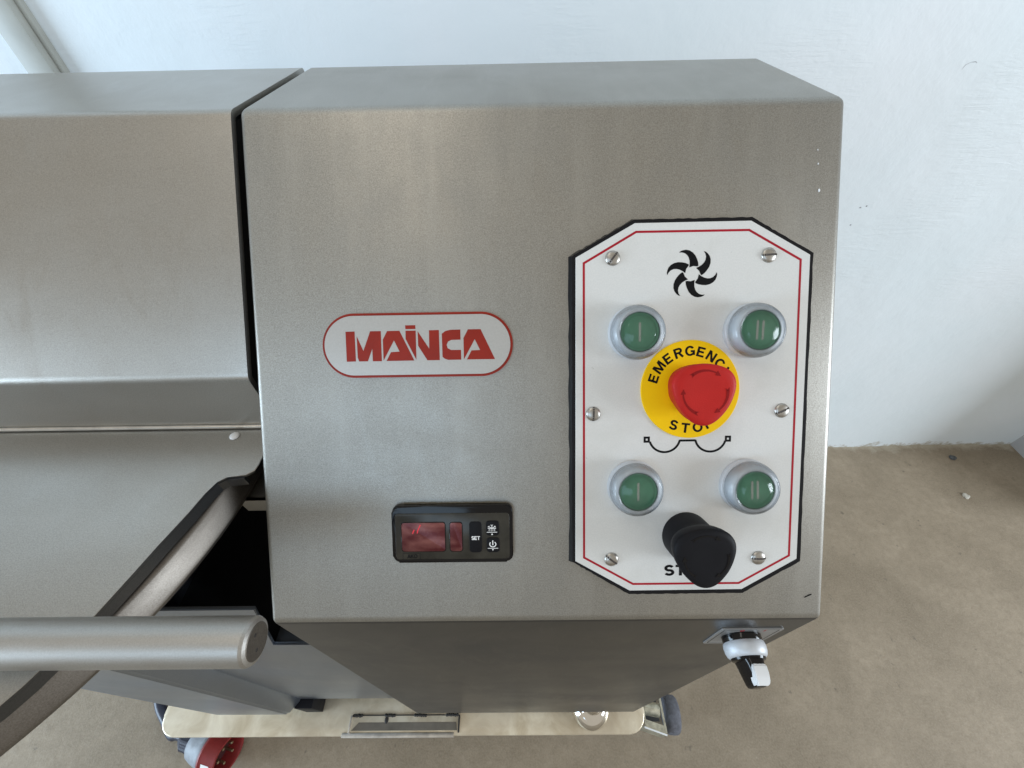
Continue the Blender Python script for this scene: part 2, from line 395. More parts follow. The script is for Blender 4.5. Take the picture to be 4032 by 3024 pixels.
wall_o = bpy.data.objects['wall']
from mathutils import noise as mn_
def wy(x, z): return 0.432+0.004*mn_.noise(Vector((x*3, z*3, 1)))+0.0015*mn_.noise(Vector((x*11, z*11, 5)))
M['scuff'] = plain('grey_scuff', (0.47, 0.50, 0.53), 0.7, var=0.3, scale=200)
link('scuff_mark', bm_me(tube_bm([(x, wy(x, z)+0.0002, z) for x, z in ((0.8020, -0.0660), (0.8035, -0.0605), (0.8090, -0.0578), (0.8150, -0.0572), (0.8180, -0.0590))], [0.0003, 0.0006, 0.0004, 0.0008, 0.0003], 6)), M['scuff'], wall_o)
for x, z in ((0.777, -0.262), (0.7865, -0.2595), (0.7785, -0.294)):
    b3 = bmesh.new(); bmesh.ops.create_icosphere(b3, subdivisions=1, radius=0.0020, matrix=Matrix.Translation((x, wy(x, z), z)) @ Matrix.Diagonal((1, 0.4, 0.8, 1)))
    link('plaster_pit', bm_me(b3), M['scuff'], wall_o, smooth=60)
def chip(name, loc, r, mat, label, cat, seed):
    bm = bmesh.new(); bmesh.ops.create_icosphere(bm, subdivisions=2, radius=r)
    rd = random.Random(seed)
    for v_ in bm.verts: v_.co *= rd.uniform(0.75, 1.2); v_.co.z *= 0.45
    o = link(name, bm_me(bm), mat, None, Matrix.Translation(loc)); o['label'] = label; o['category'] = cat
chip('stone_chip', (1.458, 0.385, -0.998), 0.009, M['chip_dark'], 'small dark grey stone chip on the floor close to the wall', 'debris', 3)
chip('paint_chip', (1.405, 0.262, -0.999), 0.009, M['chip_light'], 'pale flake of paint on the concrete floor at far right', 'debris', 5)

# ------------------------------------------------------------------ the machine
root = thing('bowl_cutter', 'blasted stainless steel bowl cutter with a sloped control housing standing before the white wall', 'food machine', (0.0, -0.1, -0.865))
W = 0.36393; D = 0.1276; LS = 0.32373
yb, zb = -LS*sn, -LS*cs      # foot of the sloped face
ZB = -0.808
# control housing
prof = [(D, 0), (0, 0), (yb, zb), (yb, ZB), (D, ZB)]
bm = bmesh.new()
def hx(x, z):   # the lower part leans a touch to the left
    return x - 0.009*max(0.0, (zb-z)/(zb-ZB))
A = [bm.verts.new((hx(0.0008, z), y, z)) for y, z in prof]; B = [bm.verts.new((hx(W, z), y, z)) for y, z in prof]
n = len(prof)
bm.faces.new(A); bm.faces.new(B[::-1])
for i in range(n): bm.faces.new((A[i], A[(i+1) % n], B[(i+1) % n], B[i]))
bm.edges.ensure_lookup_table()
fold = [e for e in bm.edges if abs(e.verts[0].co.z) < 1e-6 and abs(e.verts[1].co.z) < 1e-6 and abs(e.verts[0].co.y) < 1e-6 and abs(e.verts[1].co.y) < 1e-6]
bmesh.ops.bevel(bm, geom=bm.edges[:], offset=0.0042, segments=5, affect='EDGES', profile=0.5)
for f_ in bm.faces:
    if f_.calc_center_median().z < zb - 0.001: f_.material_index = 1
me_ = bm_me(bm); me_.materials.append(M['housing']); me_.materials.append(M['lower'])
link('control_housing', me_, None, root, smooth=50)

# lid: bent cover sheet (hump) + flat cover plate
def sheet(path, x0, x1, t, mat, name, parent, radii):
    sp = smooth_path(path, radii); P = [Vector(p) for p in sp]; inn = []
    for i in range(len(P)):
        d = (P[min(i+1, len(P)-1)]-P[max(i-1, 0)]).normalized(); nn = Vector((-d.y, d.x)); inn.append(P[i]+nn*t)
    bm = bmesh.new()
    def row(x, Q): return [bm.verts.new((x, q[0], q[1])) for q in Q]
    a, b_, c_, d_ = row(x0, P), row(x1, P), row(x0, inn), row(x1, inn)
    for i in range(len(P)-1):
        bm.faces.new((a[i], a[i+1], b_[i+1], b_[i])); bm.faces.new((c_[i], d_[i], d_[i+1], c_[i+1]))
        bm.faces.new((a[i], c_[i], c_[i+1], a[i+1])); bm.faces.new((b_[i], b_[i+1], d_[i+1], d_[i]))
    for i in (0, len(P)-1): bm.faces.new((a[i], b_[i], d_[i], c_[i]))
    return link(name, bm_me(bm), mat, parent, smooth=40)
lid = sheet([(D, -0.16), (D, 0.0), (0, 0.0), (-0.1087, -0.1199), (-0.1087, -0.1690)], -0.62, -0.0037, 0.0042, M['lid'], 'lid', root, [0, 0.004, 0.004, 0.0035, 0])
bm = box_bm(-0.62, -0.0036, -0.1108, -0.1088, -0.1680, -0.1655, 0.0006)
link('hem_strip', bm_me(bm), M['bracket_light'], lid, smooth=30)  # pale steel paints in the lit edge along the crease
edge = [(-0.0065, -0.100), (-0.0065, -0.1400), (-0.0076, -0.1445), (-0.0120, -0.1478), (-0.0180, -0.1487), (-0.0235, -0.1490), (-0.0285, -0.1525), (-0.0320, -0.1610), (-0.0358, -0.1740),
        (-0.0430, -0.1950), (-0.0480, -0.2110), (-0.0545, -0.2300), (-0.0635, -0.2510), (-0.0680, -0.2600), (-0.0745, -0.2700)]
edge += [(-0.2765+0.2485*math.cos(a), -0.124+0.248*math.sin(a)) for a in [math.radians(-40-140*i/24) for i in range(25)]]
edge += [(-0.525, -0.100)]
bm = prism_bm(edge[::-1], -0.1712, -0.1692, 0.0004, 1)
for f_ in bm.faces:
    if abs(f_.normal.z) < 0.3 and f_.calc_center_median().z < -0.1695: f_.material_index = 1
# down-turned lip along the arc
lip_in = [(-0.277+(x+0.277)*(1-0.0016/0.2485), -0.124+(y+0.124)*(1-0.0016/0.2485)) for x, y in edge[3:-1]]
bm2 = ring_strip(lip_in, 0.003, -0.1788, closed=False); 
r = bmesh.ops.extrude_face_region(bm2, geom=bm2.faces[:]); bmesh.ops.translate(bm2, verts=[g for g in r['geom'] if isinstance(g, bmesh.types.BMVert)], vec=(0, 0, 0.0074))
me_ = bm_me(bm); me_.materials.append(M['lid']); me_.materials.append(M['lower'])
link('cover_plate', me_, None, lid, smooth=30)
link('cover_lip', bm_me(bm2), M['lower'], lid, smooth=30, label='dark down-turned lip along the edge of the cover')  # lip shade comes from the darkened steel colour
bm = lathe_bm([(0, 0.0014), (0.0022, 0.0012), (0.0034, 0.0004), (0.0034, 0)], 20)
link('white_cap', bm_me(bm), M['white_plastic'], lid, Matrix.Translation((-0.0335, -0.1164, -0.1690)), smooth=60)
# handle bar
rb = 0.0102
bm = lathe_bm([(0, 0.0), (rb-0.0022, 0.0), (rb-0.0007, -0.0007), (rb, -0.0020), (rb, -0.03), (rb, -0.52), (0, -0.52)], 48)
hb = link('handle_bar', bm_me(bm), M['bar'], lid, Matrix.Translation((0.0480, -0.2470, -0.1460)) @ Matrix.Rotation(math.radians(90), 4, 'Y'), smooth=25)
link('end_cap', bm_me(lathe_bm([(0, 0.0003), (rb-0.0026, 0.0003), (rb-0.0023, 0.0)], 40)), M['bowl'], hb, Matrix.Translation((0.0480, -0.2470, -0.1460)) @ Matrix.Rotation(math.radians(90), 4, 'Y'), smooth=25)
for y_, z_ in ((-0.2500, -0.1480), (-0.2455, -0.1425)):
    b3 = bmesh.new(); bmesh.ops.create_icosphere(b3, subdivisions=1, radius=0.0010); xf(b3, Matrix.Diagonal((0.2, 1, 1, 1)))
    link('pit_mark', bm_me(b3), M['weld'], hb, Matrix.Translation((0.0483, y_, z_)))
for x in (-0.19, -0.40):
    bm = box_bm(x-0.006, x+0.006, -0.252, -0.242, -0.1695, -0.150, 0.001); link('handle_post', bm_me(bm), M['bar'], hb, smooth=30)

# bowl
cxb, cyb = -0.284, -0.114
prof = [(0.05, -0.30), (0.12, -0.290), (0.19, -0.264), (0.222, -0.240), (0.2380, -0.2240), (0.2500, -0.2120), (0.2596, -0.2008), (0.2618, -0.1980), (0.2628, -0.1962), (0.2632, -0.1945), (0.2628, -0.1925), (0.2568, -0.1822), (0.2560, -0.1812), (0.2550, -0.1806), (0.2516, -0.1798), (0.2508, -0.1802), (0.2503, -0.1815), (0.2500, -0.1860), (0.2490, -0.1980), (0.236, -0.221), (0.21, -0.240), (0.16, -0.262), (0.05, -0.286)]
bm = lathe_bm([(r_, z_) for r_, z_ in prof], 160)
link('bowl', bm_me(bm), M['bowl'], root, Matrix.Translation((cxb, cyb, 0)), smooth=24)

# machine body under the bowl
YA = -0.1967
def xz_prism(pts, y0, y1, bevel=0):
    bm = prism_bm(pts, 0, 1); 
    for v_ in bm.verts: x, z, t = v_.co; v_.co = (x, y0+(y1-y0)*t, z)
    if bevel: bmesh.ops.bevel(bm, geom=bm.edges[:], offset=bevel, segments=2, affect='EDGES')
    return bm
bm = xz_prism([(-0.342, ZB), (-0.0095, ZB), (-0.0015, -0.408), (-0.080, -0.408), (-0.041, -0.287), (-0.342, -0.287)], YA, YA+0.003, 0.0007)
bd = link('body', bm_me(bm), M['body'], root, smooth=30)
bm = box_bm(-0.340, -0.012, YA+0.0035, 0.120, ZB+0.002, -0.425); link('inner_dark_box', bm_me(bm), M['dark'], bd)  # dark box added to fill the void under the bowl
bm = box_bm(-0.59, -0.0100, 0.100, 0.120, -0.425, -0.008); link('rear_dark_panel', bm_me(bm), M['dark'], bd)  # dark panel added at the back so the gaps read black
# dark plate added just behind the slit to keep it black
pc = [(0.099, -0.008), (0.001, -0.008), (-0.1045, -0.1235), (-0.1045, -0.166), (0.099, -0.166)]
bm = bmesh.new(); a = [bm.verts.new((-0.0125, y, z)) for y, z in pc]; b2 = [bm.verts.new((-0.0088, y, z)) for y, z in pc]
bm.faces.new(a[::-1]); bm.faces.new(b2)
for i in range(5): bm.faces.new((a[i], a[(i+1) % 5], b2[(i+1) % 5], b2[i]))
link('slit_dark_plate', bm_me(bm), M['dark'], lid)
# front column of the body
col = [(-0.344, 0.05), (-0.344, -0.2173), (-0.2224, -0.2173), (-0.2070, YA-0.0004), (-0.2070, 0.05)]
bm = prism_bm(col[::-1] if False else col, ZB-0.001, -0.32, 0)
bmesh.ops.bevel(bm, geom=[e for e in bm.edges if abs(e.verts[0].co.z-e.verts[1].co.z) > 0.1], offset=0.003, segments=3, affect='EDGES')
link('front_column', bm_me(bm), M['body'], bd, smooth=40)
# support bracket from the housing
bm = bmesh.new()
pts = [(-0.0005, -0.120), (-0.0265, -0.126), (-0.0305, -0.1490), (-0.0005, -0.1495)]
prism_bm([(-0.0005, -0.1200), (-0.0318, -0.1200), (-0.0318, -0.1497), (-0.0005, -0.1497)], -0.2025, -0.2000, 0, bm=bm)
fl = [bm.verts.new(c_) for c_ in ((-0.0318, -0.1500, -0.2000), (-0.0005, -0.1500, -0.2000), (-0.0005, -0.1500, -0.2148), (-0.0312, -0.1500, -0.2148),
      (-0.0318, -0.1475, -0.2000), (-0.0005, -0.1475, -0.2000), (-0.0005, -0.1475, -0.2148), (-0.0312, -0.1475, -0.2148))]
bm.faces.new(fl[:4]); bm.faces.new(fl[4:][::-1])
for i in range(4): bm.faces.new((fl[i], fl[(i+1) % 4], fl[4+(i+1) % 4], fl[4+i]))
link('support_bracket', bm_me(bm), M['lid'], root, smooth=30)
# feet
def chrome_foot(x, y, label=None):
    bm = lathe_bm([(0, 0.057), (0.010, 0.057), (0.011, 0.030), (0.013, 0.024), (0.022, 0.020), (0.029, 0.013), (0.0325, 0.005), (0.0325, 0.0), (0, 0.0)], 40)
    link('levelling_foot', bm_me(bm), M['chrome'], root, Matrix.Translation((x, y, -0.8650)), smooth=50)
chrome_foot(0.2890, -0.2060); chrome_foot(0.289, 0.06); chrome_foot(-0.05, 0.06)
bm = lathe_bm([(0, 0.056), (0.012, 0.056), (0.016, 0.0), (0, 0)], 24); bm.free(); bm = box_bm(-0.216, -0.186, -0.2095, -0.186, -0.8655, -0.8095, 0.001)
link('rubber_foot', bm_me(bm), M['black'], root, smooth=30)
link('step_flange', bm_me(box_bm(-0.079, -0.0015, -0.1936, -0.120, -0.4115, -0.4095)), M['body'], bd)
link('rubber_foot', bm_me(lathe_bm([(0, 0.056), (0.02, 0.056), (0.026, 0.0), (0, 0)], 24)), M['black'], root, Matrix.Translation((-0.30, 0.03, -0.8650)), smooth=50)

# ---------------- control panel
PU, PV = 272.3, 186.4
def pl(pts): return [((u-PU)*mm, -(v-PV)*mm) for u, v in pts]
P0 = SM(PU, PV)
outer_t = [(200.2, 90.0), (237.4, 69.2), (307.6, 69.0), (344.9, 90.4), (344.6, 282.9), (308.7, 303.4), (236.0, 303.6), (199.8, 281.6)]
outer_b = [(198.5, 89.4), (237.0, 68.2), (308.0, 68.0), (345.6, 90.0), (345.4, 283.6), (309.0, 304.6), (235.6, 304.9), (198.2, 282.6)]
plate = [(202.3, 91.1), (237.8, 71.4), (307.1, 71.1), (342.9, 91.6), (342.2, 281.0), (308.0, 300.8), (236.4, 301.1), (201.7, 281.1)]
bm = prism_bm(pl(plate)[::-1], 0.0028, 0.0043, 0.0002, 1)
panel = link('control_panel', bm_me(bm), M['plate'], root, P0, label='off white octagonal control panel with a thin red border')
# sealant bead: subdivided and slightly ragged
bm = bmesh.new(); rd = random.Random(7); ob, ot = pl(outer_b), pl(outer_t); rb_, rt_ = [], []
for i in range(8):
    for k in range(24):
        t = k/24; j = (i+1) % 8
        for src, dst, z, amp in ((ob, rb_, 0.0, 0.0004), (ot, rt_, 0.0040, 0.00022)):
            x = src[i][0]*(1-t)+src[j][0]*t; y = src[i][1]*(1-t)+src[j][1]*t
            dst.append((x+rd.uniform(-amp, amp), y+rd.uniform(-amp, amp), z))
vb = [bm.verts.new(p) for p in rb_]; vt = [bm.verts.new(p) for p in rt_]
nn_ = len(vb)
for i in range(nn_): bm.faces.new((vb[i], vb[(i+1) % nn_], vt[(i+1) % nn_], vt[i]))
bm.faces.new(vt)
link('black_seal', bm_me(bm), M['sealant'], panel, P0, smooth=45)
u0, v0, w, h, ax, ay = 272.2, 186.6, 130, 220, 31.3, 17.9
bor = [(u0-w/2+ax, v0-h/2), (u0+w/2-ax, v0-h/2), (u0+w/2, v0-h/2+ay), (u0+w/2, v0+h/2-ay), (u0+w/2-ax, v0+h/2), (u0-w/2+ax, v0+h/2), (u0-w/2, v0+h/2-ay), (u0-w/2, v0-h/2+ay)]
link('red_border', bm_me(ring_strip(pl(bor), 0.00135, 0.00436)), M['red_print'], panel, P0)
# fan symbol
zc_ = (1115, 548)
bl = [(1003, 370), (1016, 358), (1034, 351), (1062, 347), (1090, 353), (1118, 370), (1140, 395), (1155, 425), (1165, 455), (1168, 483), (1158, 488), (1125, 484), (1091, 495), (1094, 470), (1093, 440), (1085, 412), (1072, 392), (1052, 376), (1028, 369)]
polys = []
for k in range(6):
    a = math.radians(-60*k); q = []
    for x, y in bl:
        dx, dy = (x-zc_[0])*0.0711, -(y-zc_[1])*0.0705
        q.append(((272.35-PU+dx*math.cos(a)-dy*math.sin(a))*mm, (-(101.7-PV)+dx*math.sin(a)+dy*math.cos(a))*mm))
    polys.append(q)
link('fan_symbol', bm_me(polys_bm(polys, 0.0043, 0.0044)), M['black_print'], panel, P0)
# bowl symbol
def sqring(cu_, cv_, s, hole):
    o_ = pl([(cu_-s, cv_-s), (cu_+s, cv_-s), (cu_+s, cv_+s), (cu_-s, cv_+s)]); return ring_strip([(x, y) for x, y in pl([(cu_-(s+hole)/2, cv_-(s+hole)/2), (cu_+(s+hole)/2, cv_-(s+hole)/2), (cu_+(s+hole)/2, cv_+(s+hole)/2), (cu_-(s+hole)/2, cv_+(s+hole)/2)])], (s-hole)*mm, 0.00437)
bm = bmesh.new()
for b3 in (sqring(246.25, 202.85, 1.95, 0.62), sqring(296.6, 202.9, 1.9, 0.62)):
    t = bpy.data.meshes.new('t'); b3.to_mesh(t); bm.from_mesh(t); bpy.data.meshes.remove(t); b3.free()
path = arc(257.3, 201.4, 9.7, 163, 19, 16); path = [(u, v) for u, v in path]
left = [(257.4+9.55*math.cos(math.radians(a)), 201.6+9.3*math.sin(math.radians(a))) for a in range(164, 13, -6)]
right = [(285.8+9.55*math.cos(math.radians(a)), 201.6+9.3*math.sin(math.radians(a))) for a in range(166, 13, -6)]
b3 = ring_strip(pl(left+[(267.0, 203.7)]+[(276.0, 203.7)]+right), 0.00135, 0.00436, closed=False)
t = bpy.data.meshes.new('t'); b3.to_mesh(t); bm.from_mesh(t); bpy.data.meshes.remove(t); b3.free()
link('bowl_symbol', bm_me(bm), M['black_print'], panel, P0)
# STOP lettering under the black knob
bm = bmesh.new()
for i, ch in enumerate('STOP'):
    text_bm(ch, 0.0074, weight=0.22, bm=bm, mat=P0.inverted() @ SM(261.5+7.2*i, 287.7, 4.4) @ Matrix.Diagonal((1.18, 0.95, 1, 1)))
link('lettering', bm_me(bm), M['black_print'], panel, P0)
# screws
bm = lathe_bm([(0, 0.0017), (0.0018, 0.0016), (0.0031, 0.0013), (0.0041, 0.0008), (0.0046, 0.0), (0.0046, -0.001)], 28)
nf = len(bm.faces)
box_bm(-0.0043, 0.0043, -0.00058, 0.00058, 0.0001, 0.00105, bm=bm); box_bm(-0.0033, 0.0033, -0.00058, 0.00058, 0.0001, 0.00150, bm=bm); box_bm(-0.0020, 0.0020, -0.00058, 0.00058, 0.0001, 0.00182, bm=bm)
bm.faces.ensure_lookup_table()
for f_ in bm.faces[nf:]: f_.material_index = 1
sm_ = bm_me(bm); sm_.materials.append(M['screw']); sm_.materials.append(M['slot'])
first = None
for u, v_, rot in ((224.6, 91.8, 52), (318.1, 91.5, 3), (213.0, 186.2, 88), (329.2, 185.7, 24), (224.6, 280.0, -38), (317.8, 280.0, 0)):
    Mx = SM(u, v_, 4.3, math.radians(rot))
    if first is None:
        s1 = link('screw', sm_, None, panel, Mx, smooth=60)
        sl1 = s1
    else:
        s1 = sl1.copy(); C.objects.link(s1); place(s1, panel, Mx)
    first = s1
# ---------------- green push buttons
bez_me = bm_me(lathe_bm([(0.0163, 0.0), (0.0166, 0.0015), (0.0163, 0.0032), (0.0160, 0.0036), (0.0163, 0.0042), (0.0161, 0.0066), (0.0152, 0.0092), (0.0136, 0.0110), (0.0122, 0.0117), (0.0117, 0.0116), (0.0115, 0.0102), (0.0115, 0.0080)], 56))
cap_me = bm_me(lathe_bm([(0.0114, 0.0075), (0.0114, 0.0108), (0.0110, 0.0113), (0.0100, 0.0113), (0.0097, 0.0110), (0.0, 0.0111)], 48))
dome_me = bm_me(lathe_bm([(0.0161, 0.0046), (0.0163, 0.0070), (0.0157, 0.0100), (0.0146, 0.0122), (0.0134, 0.0134), (0.0125, 0.0136), (0.0121, 0.0126), (0.0112, 0.0124), (0.0085, 0.0138), (0.0045, 0.0149), (0.0, 0.0152)], 48))
def bars(kind):
    bm = bmesh.new()
    for x in ((0.0,) if kind == 1 else (-0.00165, 0.00165)):
        prism_bm([(x+a, b_) for a, b_ in rrect(0.0013, 0.0112, 0.0005, 3)], 0.0109, 0.01122, bm=bm)
    return bm_me(bm)
bar_me = {1: bars(1), 2: bars(2)}
lab = {0: 'green push button marked I above the emergency stop', 1: 'green push button marked II above the emergency stop', 2: 'green push button marked I below the bowl symbol', 3: 'green push button marked II below the bowl symbol'}
proto = None
for i, (u, v_, k) in enumerate(((238.0, 136.6, 1), (307.9, 136.5, 2), (238.0, 232.2, 1), (307.9, 232.0, 2))):
    Mx = SM(u, v_, 4.3, math.radians((0, -2, 0, 2)[i]))
    if proto is None:
        pb = link('push_button', bez_me, M['silver'], root, Mx, smooth=50)
        kids = [link('green_cap', cap_me, M['green'], pb, Mx, smooth=40), link('legend', bar_me[k], M['legend'], pb, Mx), link('clear_cover', dome_me, M['clear'], pb, Mx, smooth=180)]
        proto = (pb, kids)
    else:
        pb = proto[0].copy(); C.objects.link(pb); place(pb, root, Mx)
        for kd in proto[1]:
            c_ = kd.copy(); C.objects.link(c_)
            if kd.name.startswith('legend'):
                c_.data = bar_me[k]
                if not c_.data.materials: c_.data.materials.append(M['legend'])
            place(c_, pb, Mx)
    pb['label'] = lab[i]

# ---------------- emergency stop
EU, EV = 272.2, 171.7
E0 = SM(EU, EV, 4.3)
def cap_bm(R, amp, prof, th0, n=96, dish=0.0):
    """rounded-triangle lathe; prof = (scale, z)"""
    bm = bmesh.new(); rings = []
    for s, z in prof:
        if s < 1e-6: rings.append([bm.verts.new((0, 0, z))]); continue
        ring = []
        for i in range(n):
            a = 2*math.pi*i/n; am = amp*min(1.0, s**2)
            ring.append(bm.verts.new((R*s*(1+am*math.cos(3*(a-th0))+am*0.12*math.cos(6*(a-th0)))*math.cos(a), R*s*(1+am*math.cos(3*(a-th0))+am*0.12*math.cos(6*(a-th0)))*math.sin(a), z)))
        rings.append(ring)
    for a_, c_ in zip(rings, rings[1:]):
        for i in range(n):
            j = (i+1) % n
            if len(c_) == 1: bm.faces.new((a_[i], a_[j], c_[0]))
            else: bm.faces.new((a_[i], a_[j], c_[j], c_[i]))
    return bm
prof = [(0.80, 0.0075), (0.90, 0.0085), (0.945, 0.0110), (0.965, 0.0160), (0.985, 0.0188), (0.975, 0.0202), (0.93, 0.0211), (0.85, 0.0216), (0.70, 0.0216), (0.45, 0.0213), (0.0, 0.0211)]
er = link('emergency_stop_button', bm_me(cap_bm(0.0180, 0.085, prof, math.radians(-90))), M['red'], root, E0 @ Matrix.Rotation(0, 4, 'Z'), smooth=60, label='red rounded triangular emergency stop button on a yellow disc')
link('stem', bm_me(lathe_bm([(0.0135, 0.0), (0.0135, 0.009), (0.0, 0.009)], 40)), M['red'], er, E0, smooth=50)
link('yellow_disc', bm_me(lathe_bm([(0.0302, 0.0), (0.0302, 0.0008), (0.0299, 0.0011), (0.0, 0.0011)], 96)), M['yellow'], er, E0, smooth=40)
bm = bmesh.new()
for ch, a in zip('EMERGENCY', (162.5, 144.2, 126.2, 108.8, 91.5, 74.8, 58.2, 41.2, 25.0)):
    r_ = math.radians(a); mt_ = Matrix.Translation((0.0236*math.cos(r_), 0.0236*math.sin(r_), 0.00116)) @ Matrix.Rotation(r_-math.pi/2, 4, 'Z')
    text_bm(ch, 0.0061, 0, bm, mt_ @ Matrix.Diagonal((1.18, 1, 1, 1)), weight=0.20)
link('lettering', bm_me(bm), M['black_print'], er, E0); bm = bmesh.new()
for ch, a in zip('STOP', (246, 264, 282, 299)):
    r_ = math.radians(a); mt_ = Matrix.Translation((0.0240*math.cos(r_), 0.0240*math.sin(r_), 0.00116)) @ Matrix.Rotation(r_+math.pi/2, 4, 'Z')
    text_bm(ch, 0.0061, 0, bm, mt_ @ Matrix.Diagonal((1.18, 1, 1, 1)), weight=0.20)
link('lettering', bm_me(bm), M['black_print'], er, E0)
def arrow_bm(r, a0, a1, w0, w1, z, head=0.0024):
    """curved arrow running clockwise from a0 to a1, thin tail w0, width w1 at the head, forked ends"""
    n = 16; bm = bmesh.new(); L_, R_ = [], []
    for i in range(n+1):
        a = math.radians(a0+(a1-a0)*i/n); w_ = w0+(w1-w0)*i/n
        L_.append((math.cos(a)*(r+w_), math.sin(a)*(r+w_))); R_.append((math.cos(a)*(r-w_), math.sin(a)*(r-w_)))
    Lv = [bm.verts.new((x, y, z)) for x, y in L_]; Rv = [bm.verts.new((x, y, z)) for x, y in R_]
    for i in range(n): bm.faces.new((Lv[i], Lv[i+1], Rv[i+1], Rv[i]))
    s = 1 if a1 > a0 else -1
    e = math.radians(a1); tip = math.radians(a1+s*14)
    hv = [bm.verts.new((math.cos(e)*(r+head*0.62), math.sin(e)*(r+head*0.62), z)), bm.verts.new((math.cos(tip)*r, math.sin(tip)*r, z)), bm.verts.new((math.cos(e)*(r-head*0.62), math.sin(e)*(r-head*0.62), z))]
    bm.faces.new((Lv[-1], hv[0], hv[1], hv[2], Rv[-1]))
    s0 = math.radians(a0)
    tv = [bm.verts.new((math.cos(s0-s*0.15)*(r+head*0.5), math.sin(s0-s*0.15)*(r+head*0.5), z)), bm.verts.new((math.cos(s0-s*0.15)*(r-head*0.5), math.sin(s0-s*0.15)*(r-head*0.5), z))]
    bm.faces.new((Lv[0], tv[0], Rv[0])); bm.faces.new((Rv[0], Lv[0], tv[1]))
    return bm
for a0, a1 in ((124, 62), (4, -52), (244, 184)):
    link('arrow', bm_me(arrow_bm(0.0126, a0, a1, 0.00085, 0.00035, 0.02172)), M['red_dark'], er, E0)

# ---------------- black stop knob
B0 = SM(271.6, 264.6, 4.3)
prof = [(0.80, 0.0175), (0.92, 0.0190), (0.965, 0.0225), (0.985, 0.0262), (0.975, 0.0276), (0.92, 0.0287), (0.80, 0.0291), (0.4, 0.0288), (0, 0.0287)]
bk = link('stop_button', bm_me(cap_bm(0.0176, 0.085, prof, math.radians(-90))), M['black'], root, B0 @ Matrix.Rotation(math.radians(4), 4, 'Z'), smooth=60, label='black rubber-booted mushroom stop button near the bottom of the panel')
link('boot', bm_me(lathe_bm([(0.0150, 0.0), (0.0149, 0.008), (0.0142, 0.013), (0.0138, 0.016), (0.0150, 0.0195), (0.0, 0.0195)], 48)), M['black'], bk, B0, smooth=60)
for a0, a1 in ((124, 66), (4, -52), (236, 190)):
    link('arrow', bm_me(arrow_bm(0.0126, a0, a1, 0.0006, 0.0003, 0.02925)), M['blackgloss'], bk, B0)

# ---------------- badge
G0 = SM(104.6, 142.0)
st_o = rrect(0.1182, 0.0398, 0.0198, 20); st_i = rrect(0.1151, 0.0367, 0.0183, 20)
bm = prism_bm(st_i, 0.0004, 0.0026, 0.0011, 4)
bd_ = link('badge', bm_me(bm), M['badge_silver'], root, G0, smooth=50, label='oval silver badge with red lettering and a red rim')
link('red_rim', bm_me(prism_bm(st_o, 0, 0.0018, 0.0006, 3)), M['badge_red'], bd_, G0, smooth=50)
LOGO = [[(-44.15, -8.78), (-38.52, -8.88), (-38.44, 9.66), (-44.16, 9.76)], [(-37.32, -5.84), (-33.55, 3.2), (-28.88, -8.85), (-22.28, -8.88), (-22.29, 9.71), (-27.94, 9.69), (-27.98, 1.95), (-31.01, 9.65), (-36.41, 9.69), (-37.23, 7.3)], [(-21.21, -3.6), (-18.38, -8.82), (-10.75, -8.88), (-2.11, 9.58), (-19.4, 9.63), (-16.43, 4.19), (-11.1, 3.9), (-14.33, -3.01), (-21.23, 9.36)], [(-7.1, -12.14), (-0.83, -12.17), (-0.79, -9.82), (-7.06, -9.79)], [(-6.98, -8.83), (-0.7, -8.85), (-0.81, 9.17), (-7.09, -3.81)], [(0.51, -8.41), (7.36, 2.41), (7.53, -8.91), (13.62, -9.0), (13.7, 9.56), (6.04, 9.57), (0.58, 0.55)], [(15.38, -6.68), (17.56, -8.27), (20.62, -9.01), (26.88, -9.1), (26.85, -2.88), (21.06, -2.78), (19.08, -1.78), (18.18, 0.2), (18.79, 2.28), (20.9, 3.4), (27.0, 3.37), (26.98, 9.45), (18.9, 9.46), (16.78, 8.69), (15.47, 7.58)], [(28.71, -3.88), (31.57, -9.15), (39.35, -9.15), (47.94, 9.39), (30.53, 9.38), (33.52, 3.83), (38.84, 3.66), (35.63, -3.05), (28.69, 9.3)]]
LOGO = [[(x*mm, -y*mm) for x, y in q] for q in LOGO]
for grp in ((0, 1), (2,), (3, 4), (5,), (6,), (7,)):
    link('letter', bm_me(polys_bm([LOGO[i] for i in grp], 0.0026, 0.00268)), M['badge_red'], bd_, G0)

# ---------------- temperature controller
TU, TV = 123.5, 262.3
T0 = SM(TU, TV)
def tl(pts): return [((u-TU)*mm, -(v-TV)*mm) for u, v in pts]
bm = prism_bm(rrect(0.0770, 0.0372, 0.0042), 0, 0.0044, 0.0016, 4)
top = max((f for f in bm.faces), key=lambda f: (round(f.calc_center_median().z, 5), f.calc_area()))
tc = link('temperature_controller', bm_me(bm), M['blackgloss'], root, T0, smooth=50, label='black rectangular digital temperature controller with red display windows')
